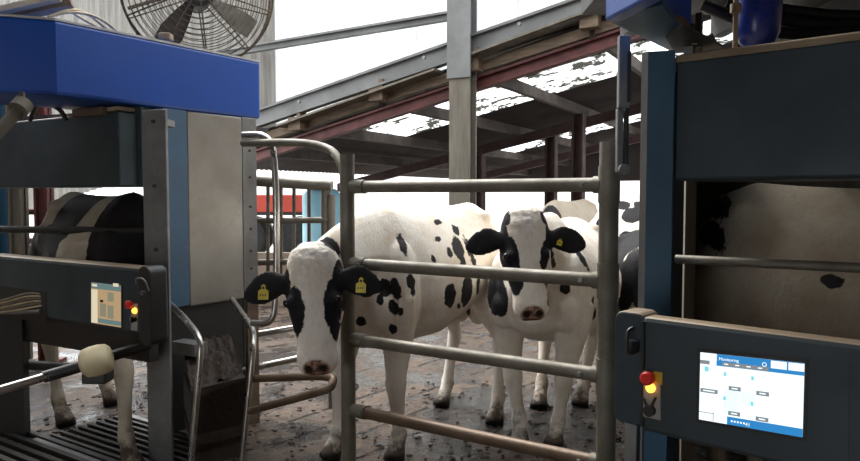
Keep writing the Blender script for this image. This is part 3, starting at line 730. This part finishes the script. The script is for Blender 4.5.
# dark mezzanine above right robot
mb = MB().box((2.35, 3.4, 2.75), (2.7, 2.6, .12)); 
for k in range(4): mb.box((1.3+k*.6, 3.4, 2.62), (.08, 2.6, .16))
for x, y in ((3.6, 2.2), (3.6, 4.6), (2.7, 4.62)): mb.box((x, y, 1.345), (.1, .1, 2.69))
single('mezzanine', mb, 'dark', 'dark underside of the platform above the right robot', 'platform')
mb = MB()
for k in range(3): mb.tube(bez([(1.15+k*.1, 3.0, 2.3), (1.5+k*.1, 2.9, 2.12+.05*k), (2.0, 2.9, 2.25), (2.5, 3.0, 2.2+.06*k)], 6), .025, 10)
single('hose_bundle', mb, 'black', 'black hoses in the dark above the right housing', 'hose')

# ------------------------------------------------------------ cows
def ring(c, side, up, hw, hh, n=24, ex=1.0, top=1.0):
    out = []
    for k in range(n):
        a = 2*math.pi*k/n; x, y = math.cos(a), math.sin(a)
        X = math.copysign(abs(x)**ex, x)*hw; Y_ = math.copysign(abs(y)**ex, y)*hh
        if y > 0: X *= 1-(1-top)*y
        out.append(c+side*X+up*Y_)
    return out
def cow(label, front, rear, H, feet, poll, hdir, hnorm, blobs, extra=(), voxel=.0095, tags=(), tail=None, head=True, group=None, material='cow',
        ear=((.9, .35, .1), (.9, .35, .1)), width=1.0, neckr=1.0, headw=1.18, ears=1.25, eart=.145):
    """front/rear: ground points mid way between the fore and hind feet; feet: FL FR RL RR ground points (left = cow's left)"""
    fr = Vector((*front, 0)); re = Vector((*rear, 0)); h = (fr-re); Ls = h.length/1.25; h.normalize(); lf = Vector((-h.y, h.x, 0)); sz = H/1.42
    def T(x, y, z): return re + h*(x*Ls) + lf*(y*width) + dz*(z*sz)
    mb = MB()
    secs = [(-.27, 1.10, .05, .08), (-.22, 1.11, .13, .17), (-.12, 1.10, .21, .26), (.03, 1.09, .27, .31), (.22, 1.05, .29, .335), (.45, 1.01, .325, .365), (.7, .985, .345, .385),
            (.95, .99, .32, .385), (1.14, 1.01, .27, .385), (1.3, 1.02, .22, .34), (1.42, 1.0, .17, .28), (1.50, .97, .10, .18)]
    mb.loft([ring(T(x, 0, z), lf*width, dz*sz, hw, hh, 28, .92, .62) for x, z, hw, hh in secs])
    mb.ball(T(.05, .12, 1.30), (.07, .07, .05), 0, 12, 8).ball(T(.05, -.12, 1.30), (.07, .07, .05), 0, 12, 8)      # hip bones
    def ell(x, y, z, a, b, c_):
        s = MB().ball((0, 0, 0), 1, 0, 18, 12); mb.add([T(x, y, z)+h*(v.x*a)+lf*(v.y*b)+dz*(v.z*c_) for v in s.v], s.f, 0, True)
    for sy in (1, -1):
        ell(1.2, sy*.17, .92, .17, .11, .30); ell(-.02, sy*.16, .90, .20, .12, .34)
        ell(1.36, sy*.14, .86, .10, .09, .12)
        ell(.0, sy*.08, .72, .14, .08, .16) if sy else None
    fl = [Vector((*f, 0)) for f in feet]
    def leg(pts): mb.tube(bez([p for p, r in pts], 4, .35) if False else [p for p, r in pts], [r for p, r in pts], 14)
    for i in (0, 1):
        sy = 1 if i == 0 else -1; f = fl[i]; t = T(1.22, sy*.17, .86); k = t.lerp(f, .52)+h*.035; 
        def q(z, fwd=0): u = 1-z/(.86*sz); return Vector((t.x+(f.x-t.x)*u, t.y+(f.y-t.y)*u, z))+h*fwd
        leg([(t+dz*.05, .12), (q(.70*sz), .098), (q(.56*sz, .01), .072), (q(.47*sz, .02), .060), (q(.42*sz, .025), .062), (q(.36*sz, .02), .050), (q(.27, .01), .040), (q(.19, 0), .041), (q(.145, 0), .050), (q(.10, .015), .043), (q(.065, .03), .052), (q(.03, .05), .062), (q(.0, .06), .066)])
        mb.ball(q(.42*sz, .04), (.05, .05, .055), 0, 12, 8)
    for i in (2, 3):
        sy = 1 if i == 2 else -1; f = fl[i]; t = T(.0, sy*.16, .92)
        def q(z, fwd=0): u = 1-z/(.92*sz); return Vector((t.x+(f.x-t.x)*u, t.y+(f.y-t.y)*u, z))+h*fwd
        leg([(t, .15), (q(.80*sz, .04), .135), (q(.68*sz, .03), .10), (q(.58*sz, -.04), .062), (q(.51*sz, -.095), .050), (q(.455*sz, -.10), .054), (q(.38*sz, -.075), .044), (q(.28, -.05), .038), (q(.2, -.035), .040), (q(.15, -.03), .050), (q(.105, -.005), .044), (q(.065, .02), .053), (q(.03, .045), .062), (q(.0, .055), .066)])
        mb.ball(q(.50*sz, -.13), (.03, .03, .045), 0, 10, 8)
    if tail is None: tail = [T(-.14, 0, 1.33), T(-.27, .01, 1.24), T(-.34, .01, .9), T(-.32, .02, .62), T(-.31, .02, .42)]
    mb.tube(bez(tail, 4), [.035]+[.026]*(len(bez(tail, 4))-8)+[.03, .04, .045, .05, .04, .03, .015], 10)
    eyes = []; nose = None; earinfo = []
    if head:
        poll = Vector(poll); d = Vector(hdir).normalized(); nrm = Vector(hnorm); nrm = (nrm-d*nrm.dot(d)).normalized(); sd = d.cross(nrm).normalized()
        if sd.dot(lf) < 0 and False: sd = -sd
        # neck
        b0 = T(1.02, 0, 1.07); nk = poll+d*.11-nrm*.10
        P0, P1, P3 = b0, T(1.42, 0, 1.20), nk
        rings = []
        nd0 = None
        for i in range(8):
            t = i/7; c = P0*(1-t)**2+P1*2*t*(1-t)+P3*t*t; tg = ((P1-P0)*(1-t)+(P3-P1)*t).normalized()
            s_ = tg.cross(dz).normalized(); u_ = s_.cross(tg)
            rings.append(ring(c, s_, u_, (.19*(1-t)+.085*t)*neckr, (.33*(1-t)**1.3*sz+.135*(1-(1-t)**1.3))*neckr, 20, 1, .6))
        mb.loft(rings)
        # head: t along the face, offset behind the face line, half width, half depth
        hs = [(-.045, .085, .035, .02), (-.033, .08, .058, .038), (-.005, .08, .082, .065), (.05, .09, .100, .09), (.12, .105, .110, .105), (.18, .112, .113, .112), (.24, .112, .113, .110), (.31, .100, .097, .098), (.38, .084, .082, .082),
              (.44, .073, .073, .068), (.49, .066, .077, .062), (.53, .064, .074, .055), (.56, .068, .060, .043), (.575, .074, .04, .028)]
        mb.loft([ring(poll+d*t-nrm*o, sd, nrm, hw*headw, hd, 24, .82, .86) for t, o, hw, hd in hs])
        mb.ball(poll+d*.50-nrm*.115, (.045, .045, .04), 0, 12, 8)
        for sg in (1, -1):
            e = poll+d*.235-nrm*.036+sd*sg*.078*headw; mb.ball(e, .034, 0, 12, 8)
            eyes.append(e+sd*sg*.018+nrm*.004)
            o_, u2, f2 = ear[0 if sg > 0 else 1]
            ed = (sd*sg*o_-d*u2+nrm*f2).normalized(); b_ = poll+d*eart-nrm*.075+sd*sg*.085*headw
            ax2 = (ed.cross(nrm)).normalized(); th = ax2.cross(ed).normalized(); rs = []
            for t, w_, k_ in ((0, .030, .026), (.035, .038, .024), (.08, .058, .015), (.125, .066, .011), (.165, .058, .010), (.2, .038, .009), (.222, .014, .007)):
                cc = b_+ed*t - dz*(t*t*.9); rs.append(ring(cc, ax2, th, w_*ears, k_, 16))
            mb.loft(rs); earinfo.append((b_, ed, ax2, th))
        nose = poll+d*.53-nrm*.03
    # merge into one skin
    me = mb.mesh('raw', [], Vector((0, 0, 0))); fixn(me)
    tmp = bpy.data.objects.new('raw', me); COL.objects.link(tmp)
    r_ = tmp.modifiers.new('r', 'REMESH'); r_.mode = 'VOXEL'; r_.voxel_size = voxel
    s_ = tmp.modifiers.new('s', 'SMOOTH'); s_.factor = .5; s_.iterations = 7 if voxel < .016 else 3
    dg = bpy.context.evaluated_depsgraph_get(); body = bpy.data.meshes.new_from_object(tmp.evaluated_get(dg)); bpy.data.objects.remove(tmp)
    body.name = 'cow_body'; body.polygons.foreach_set('use_smooth', [True]*len(body.polygons))
    nv = len(body.vertices); co = np.empty(nv*3); body.vertices.foreach_get('co', co); co = co.reshape(-1, 3)
    for sg in ((1, -1) if head else ()):     # press the nostrils in
        c0 = np.array(poll+d*.545-nrm*.022+sd*sg*.033); dist = np.linalg.norm(co-c0, axis=1); k = np.clip(1-dist/.024, 0, 1)
        co -= np.outer(k*.02, np.array(d*.6+nrm*.4))
    if head and voxel < .012:                # curly hair on the forehead and poll
        q = co-np.array(poll+d*.05-nrm*.05); k = np.clip(1.2-np.linalg.norm(q, axis=1)/.13, 0, 1)
        for i in np.nonzero(k > 0)[0]:
            v = Vector(co[i]); m_ = noise.noise(Vector((v.x*75, v.y*75, v.z*45)))+.5*noise.noise(v*30)
            co[i] += np.array((nrm*.7-d*.5)*(m_*.009*k[i]))
    body.vertices.foreach_set('co', co.ravel()); body.update()
    bvh = BVHTree.FromPolygons([Vector(c) for c in co], [p.vertices[:] for p in body.polygons])
    best = np.full(nv, -1.0)
    def addell(c, a1, r1, a2, r2, a3, r3):
        nonlocal best
        q = co-np.array(c); dd_ = np.sqrt((q@np.array(a1)/r1)**2+(q@np.array(a2)/r2)**2+(q@np.array(a3)/r3)**2)
        best = np.maximum(best, (1-dd_)*min(r1, r2)/.06)
    for (px, py, rx, ry, ang) in blobs:      # patches sit on the hide where the photo shows them
        dr = ray(px, py).normalized(); hit = bvh.ray_cast(CAM, dr)
        if hit[0] is None: continue
        p = hit[0]; sc = p.y/F; a = math.radians(ang); u = RT*math.cos(a)+UP*math.sin(a); w = -RT*math.sin(a)+UP*math.cos(a)
        addell(p, u, rx*sc, w, ry*sc, FW, max(.15, .9*max(rx, ry)*sc))
    for (kind, a_) in extra:
        if kind == 'loc':
            x, y, z, rx, ry, rz = a_; addell(T(x, y, z), h, rx, lf, ry, dz, rz)
        if kind == 'head':
            t, s2, n2_, rt_, rs_, rn_ = a_; addell(poll+d*t+sd*s2+nrm*n2_, d, rt_, sd, rs_, nrm, rn_)
    if head:
        for (b_, ed, ax2, th) in earinfo: addell(b_+ed*.15-dz*.012, ed, .17, ax2, .17, th, .12)
    pink = np.zeros(nv); dark = np.clip((.062-co[:, 2])/.02, 0, 1)
    if head:
        dist = np.sqrt(((co-np.array(nose+d*.02-nrm*.005))@np.array(d)/.052)**2+((co-np.array(nose))@np.array(sd)/.062)**2+((co-np.array(nose))@np.array(nrm)/.06)**2); pink = np.clip((1.1-dist)/.15, 0, 1)
        for sg in (1, -1):
            c0 = np.array(poll+d*.545-nrm*.022+sd*sg*.033); dist = np.linalg.norm((co-c0), axis=1); dark = np.maximum(dark, np.clip((.024-dist)/.006, 0, 1))
        c0 = np.array(poll+d*.575-nrm*.068); q = co-c0; dist = np.sqrt((q@np.array(sd)/.06)**2+(q@np.array(d)/.028)**2+(q@np.array(nrm)/.035)**2); dark = np.maximum(dark, np.clip((1-dist)/.3, 0, .9))
    mud = np.clip(1.0-co[:, 2]/.26, 0, 1)
    for nm, arr in (('patch', best), ('pink', pink), ('mud', mud), ('dark', dark)):
        at = body.attributes.new(nm, 'FLOAT', 'POINT'); at.data.foreach_set('value', arr.astype(np.float32))
    base = (fr+re)/2; body.transform(Matrix.Translation(-base)); body.materials.append(M[material])
    root = bpy.data.objects.new('cow', body); COL.objects.link(root); root.location = base
    root['label'] = label; root['category'] = 'cow'
    if group: root['group'] = group
    for e in eyes: part('eye', MB().ball(e, .0215, 0, 16, 10), 'eye', root)
    for i, (t_off, ro, *k_) in tags:
        tk = k_[0] if k_ else 1
        b_, ed, ax2, th = earinfo[i]; f_ = th if th.dot(FW) < 0 else -th
        c = b_+ed*t_off-dz*(t_off**2*.9)+f_*.018; X = f_.cross(dz).normalized()*-1; X = (X*math.cos(ro)+dz*math.sin(ro)); Z = f_.cross(X).normalized(); Z = Z if Z.z > 0 else -Z
        c = c-dz*.014; shp = [(x*.88*tk, z*.9*tk) for x, z in ((-.027, -.045), (.027, -.045), (.027, .0), (.010, .012), (.012, .026), (.004, .034), (-.004, .034), (-.012, .026), (-.010, .012), (-.027, .0))]
        tg = part('ear_tag', MB().prism([c+X*x+Z*z for x, z in shp], f_*.003), 'tag', root, label='yellow ear tag')
        ink = MB()
        for j in range(3): ink.prism([c+f_*.0035+(X*(-.015+.011*j+x)+Z*(-.024+z))*tk for x, z in ((0, 0), (.005, 0), (.005, .010), (0, .010))], f_*.0004)
        ink.tube([c+Z*.014, c+Z*.014+f_*.006], .006, 10); part('tag_print', ink, 'tagink', tg)
    return root

def g(px, py):  # ground point seen at px,py
    d = ray(px, py); t = CH/-d.z; p = CAM+d*t; return (p.x, p.y)
def gx(px, Y): return (PX(px, Y), Y)
# left front cow
f0, f1 = gx(334, 3.95), gx(399, 3.92)
cow('white cow with black eye patches and yellow tags, head beside the left gate post', ((f0[0]+f1[0])/2+.02, 3.93), gx(470, 4.95), 1.47,
    [f1, f0, gx(499, 4.55), gx(445, 4.95)], P(308, 250, 3.22), (.075, -.16, -1), (-.05, -1, -.12),
    [(295, 311, 10.5, 25, 3), (333, 303, 9.5, 27, 0), (336, 330, 5, 16, 12), (288, 305, 4, 22, 0),
     (402, 244, 3.5, 12, 22), (438, 239, 3, 3, 0), (433, 258, 2, 4, 20), (458, 248, 6, 13, 15), (470, 251, 3, 15, 22), (450, 253, 3, 6, 15), (456, 230, 3, 6, 30), (463, 262, 3, 8, 10), (474, 262, 2.5, 8, 15),
     (411, 281, 4, 8, 15), (413, 291, 2, 5, 0), (396, 290, 5, 12, 12), (385, 288, 7, 9, 10), (450, 296, 6, 13, 0), (467, 292, 7, 18, 0), (459, 306, 2, 3, 0), (468, 312, 2, 5, -10), (478, 285, 2, 12, 0),
     (372, 290, 14, 18, 0), (360, 282, 18, 14, 0), (380, 300, 4, 5, 0), (393, 329, 4, 6, 10), (394, 307, 5, 8, 25), (401, 312, 3, 4, 0), (361, 321, 5, 6, 0), (350, 250, 4, 15, 8), (438, 222, 4, 3, 0)],
    extra=[('head', (.20, -.12, -.13, .10, .05, .10)), ('head', (.20, .12, -.13, .10, .05, .10)), ('head', (-.02, .075, -.14, .07, .05, .09)), ('head', (-.02, -.075, -.14, .07, .05, .09)), ('loc', (.3, -.3, 1.0, .3, .2, .25)), ('loc', (.9, -.3, 1.1, .2, .2, .2))],
    tags=((0, (.125, 0)), (1, (.125, 0))), ear=((.9, -.02, .12), (.9, -.04, .10)), width=.95, eart=.14, headw=1.28)
# right front cow
f0, f1 = gx(524, 4.15), gx(557, 4.12)
cow('white cow with black patches facing the camera behind the gate, head above the second rail', ((f0[0]+f1[0])/2, 4.18), gx(572, 5.15), 1.36,
    [f1, f0, gx(583, 4.95), gx(542, 4.9)], P(526, 211, 3.72), (.05, -.22, -1), (.03, -1, -.18),
    [(510, 262, 10, 28, 6), (517, 285, 6, 11, -10), (545, 256, 4.5, 16, -6), (546, 282, 2.5, 8, 0), (496, 295, 13, 22, 15), (487, 290, 4, 12, 0), (553, 262, 3, 7, 20),
     (565, 288, 6, 6, 0), (582, 258, 3, 14, 28), (594, 315, 2.5, 7, 0), (593, 300, 2, 4, 0), (548, 300, 2, 5, 0)],
    extra=[('head', (.03, .10, -.09, .055, .035, .08)), ('head', (.03, -.10, -.09, .055, .035, .08)), ('head', (.22, .13, -.13, .10, .045, .10)), ('head', (.20, -.13, -.13, .08, .04, .08)), ('head', (.58, 0, -.10, .035, .05, .04))],
    tags=((1, (.075, -.3, .6)),), ear=((.9, .10, .05), (.9, .02, .05)), width=1.25, neckr=1.25, headw=1.26)
cw = bpy.data.objects['cow.001'] if 'cow.001' in bpy.data.objects else None
# cow in the left robot
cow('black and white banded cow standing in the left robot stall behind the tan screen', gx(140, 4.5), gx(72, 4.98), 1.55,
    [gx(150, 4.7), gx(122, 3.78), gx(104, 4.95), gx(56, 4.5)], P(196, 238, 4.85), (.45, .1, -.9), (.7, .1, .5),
    [], extra=[('loc', (1.44, 0, 1.1, .33, .5, .6)), ('loc', (.62, 0, 1.45, .15, .4, .2)), ('loc', (.50, 0, 1.25, .2, .45, .25)), ('loc', (.30, 0, 1.0, .3, .45, .25)), ('loc', (-.12, 0, 1.05, .16, .4, .28)), ('loc', (-.3, 0, .7, .06, .1, .3))], voxel=.02, material='cow_dirty_dim', ear=((.9, 0, .1), (.9, 0, .1)))
# cow in the right robot
fr_, re_ = (2.15, 2.35), (1.42, 3.1)
cow('pale muddied, shade-dimmed cow standing in the right robot stall behind the dark rail', fr_, re_, 1.58,
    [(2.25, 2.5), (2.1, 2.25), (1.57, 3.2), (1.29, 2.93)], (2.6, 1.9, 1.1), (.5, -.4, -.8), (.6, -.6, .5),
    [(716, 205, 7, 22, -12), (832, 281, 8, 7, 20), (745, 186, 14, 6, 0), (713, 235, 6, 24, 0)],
    extra=[('loc', (1.2, -.2, 1.2, .2, .2, .2))], voxel=.02, material='cow_dirty_dim')
# cows farther back
cow('spotted cow standing side-on behind the right gate post', gx(668, 6.3), gx(612, 6.9), 1.50,
    [gx(675, 6.5), gx(660, 6.2), gx(618, 7.1), gx(604, 6.8)], P(720, 230, 6.2), (.6, -.4, -.7), (.5, -.6, .6),
    [(632, 215, 10, 9, 0), (627, 236, 6, 5, 0), (600, 226, 3, 8, 0), (596, 245, 3, 6, 0), (623, 205, 6, 6, 0), (640, 205, 5, 8, 0), (623, 262, 4, 12, 0), (636, 240, 5, 7, 0), (595, 275, 3, 9, 0)],
    voxel=.025)
cow('black cow with a cream tail, seen between gate post and blue post', gx(660, 5.0), gx(640, 5.75), 1.24,
    [gx(672, 5.1), gx(650, 4.9), gx(652, 5.8), gx(632, 5.7)], P(700, 250, 4.7), (.3, -.6, -.7), (.3, -.8, .4),
    [(640, 275, 14, 34, 0), (622, 285, 9, 30, 0)], extra=[('loc', (.4, 0, 1.0, .6, .4, .5))], voxel=.025,
    tail=[P(640, 236, 5.6), P(629, 243, 5.6), P(630, 262, 5.45), P(626, 290, 5.4), P(626, 312, 5.4)])
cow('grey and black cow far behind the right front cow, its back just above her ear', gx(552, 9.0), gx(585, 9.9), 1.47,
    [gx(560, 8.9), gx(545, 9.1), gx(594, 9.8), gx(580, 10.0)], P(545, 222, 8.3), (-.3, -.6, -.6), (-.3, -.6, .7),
    [(555, 214, 16, 12, 0), (538, 226, 12, 14, 0)], voxel=.03, material='cow_dirty_dim')

# floor grating at the left robot
gr = thing('floor_grating', 'dark steel slotted floor grating beside the left robot', 'grating', (-1.9, 3.6, 0))
dv = Vector((.84, -.55, 0)).normalized(); nv_ = Vector((.55, .84, 0)).normalized()
o0 = Vector((*g(75, 436), 0))
mb = MB()
for k in range(9): p = o0+nv_*(.06*k-.15); mb.bar(p+dz*.012-dv*.1, p+dv*1.0+dz*.012, .022, .02)
part('bars', mb, 'dark', gr)
mb = MB()
for p in (o0+nv_*-.2, o0+nv_*.39): mb.bar(p+dz*.012-dv*.1, p+dv*1.0+dz*.012, .04, .024)
part('frame', mb, 'galv', gr)
mb = MB()
for k in range(5):
    a = Vector((*g(0, 425+k*9), 0)); mb.bar(a+dz*.015-dv*.6, a+dv*1.3+dz*.015, .035, .03)
single('floor_channel', mb, 'dark', 'dark ribbed floor strip in the bottom left corner', 'floor strip')
# loose muck
mb = MB(); rnd = random.Random(3)
for i in range(1100):
    x = rnd.uniform(-2.6, 2.2); y = rnd.uniform(3.3, 5.6); r = rnd.uniform(.003, .013)
    mb.ball((x, y, r*.2), (r*rnd.uniform(1, 1.8), r*rnd.uniform(1, 1.6), r*.6), 0, 7, 4)
single('muck_clods', mb, 'muck', 'dark clods of muck scattered over the wet floor', 'muck', kind='stuff')
# left stall window frame
for px, m_, lab in ((5, 'post_blue', 'blue steel post at the far left behind the stall'), (18, 'column', 'grey post at the far left beside the bright opening'), (44, 'rust', 'red-brown post left of the rump of the stall cow')):
    p = P(px, 200, 6.2); post('stall_post', p, .12, 2.6, m_, lab, 0)
mb = MB().tube([P(-30, 211, 6.3), P(70, 212, 6.3)], .03, 12).tube([P(-30, 241, 6.3), P(60, 241, 6.3)], .03, 12)
single('stall_back_rails', mb, 'rust', 'two dark rails across the bright opening at far left', 'rail')

# ------------------------------------------------------------ main shed roof over the robots
mb = MB()
mb.prism([(-9, -2, 5.2), (9, -2, 5.2), (9, 3.2, 5.2), (-9, 3.2, 5.2)], (0, 0, .1))
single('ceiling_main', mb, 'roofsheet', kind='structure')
single('wall_left', MB().prism([(-6, -2, 0), (-6, 7, 0), (-6, 7, 5.2), (-6, -2, 5.2)], (-.1, 0, 0)), 'lowwall', kind='structure')
single('wall_right', MB().prism([(5, -2, 0), (5, 8, 0), (5, 8, 5.2), (5, -2, 5.2)], (.1, 0, 0)), 'lowwall', kind='structure')
mb = MB().box((1.6, -2.05, 2.6), (6.8, .1, 5.2)).box((-4.9, -2.05, 2.6), (2.2, .1, 5.2)).box((-2.8, -2.05, 3.7), (2.0, .1, 3.0))
single('wall_front', mb, 'lowwall', kind='structure')   # gap behind the camera added to let in front light

# ------------------------------------------------------------ light
wd = bpy.data.worlds.new('overcast'); S.world = wd; wd.use_nodes = True
bg = wd.node_tree.nodes['Background']; bg.inputs[0].default_value = (.93, .97, 1, 1); bg.inputs[1].default_value = 3.6
sun = bpy.data.lights.new('sun', 'SUN'); sun.energy = 4.5; sun.angle = .5; sun.color = (1, .97, .92)
so = bpy.data.objects.new('sun', sun); COL.objects.link(so); so.rotation_euler = (math.radians(-30), math.radians(-22), 0)
cam = bpy.data.cameras.new('camera'); cam.sensor_width = 36; cam.lens = F*36/860; cam.clip_end = 200
co_ = bpy.data.objects.new('camera', cam); COL.objects.link(co_); co_.location = CAM; co_.rotation_euler = (math.pi/2-PITCH, 0, 0)
S.camera = co_
S.view_settings.view_transform = 'Standard'; S.view_settings.look = 'None'; S.view_settings.gamma = 1; S.view_settings.exposure = .22
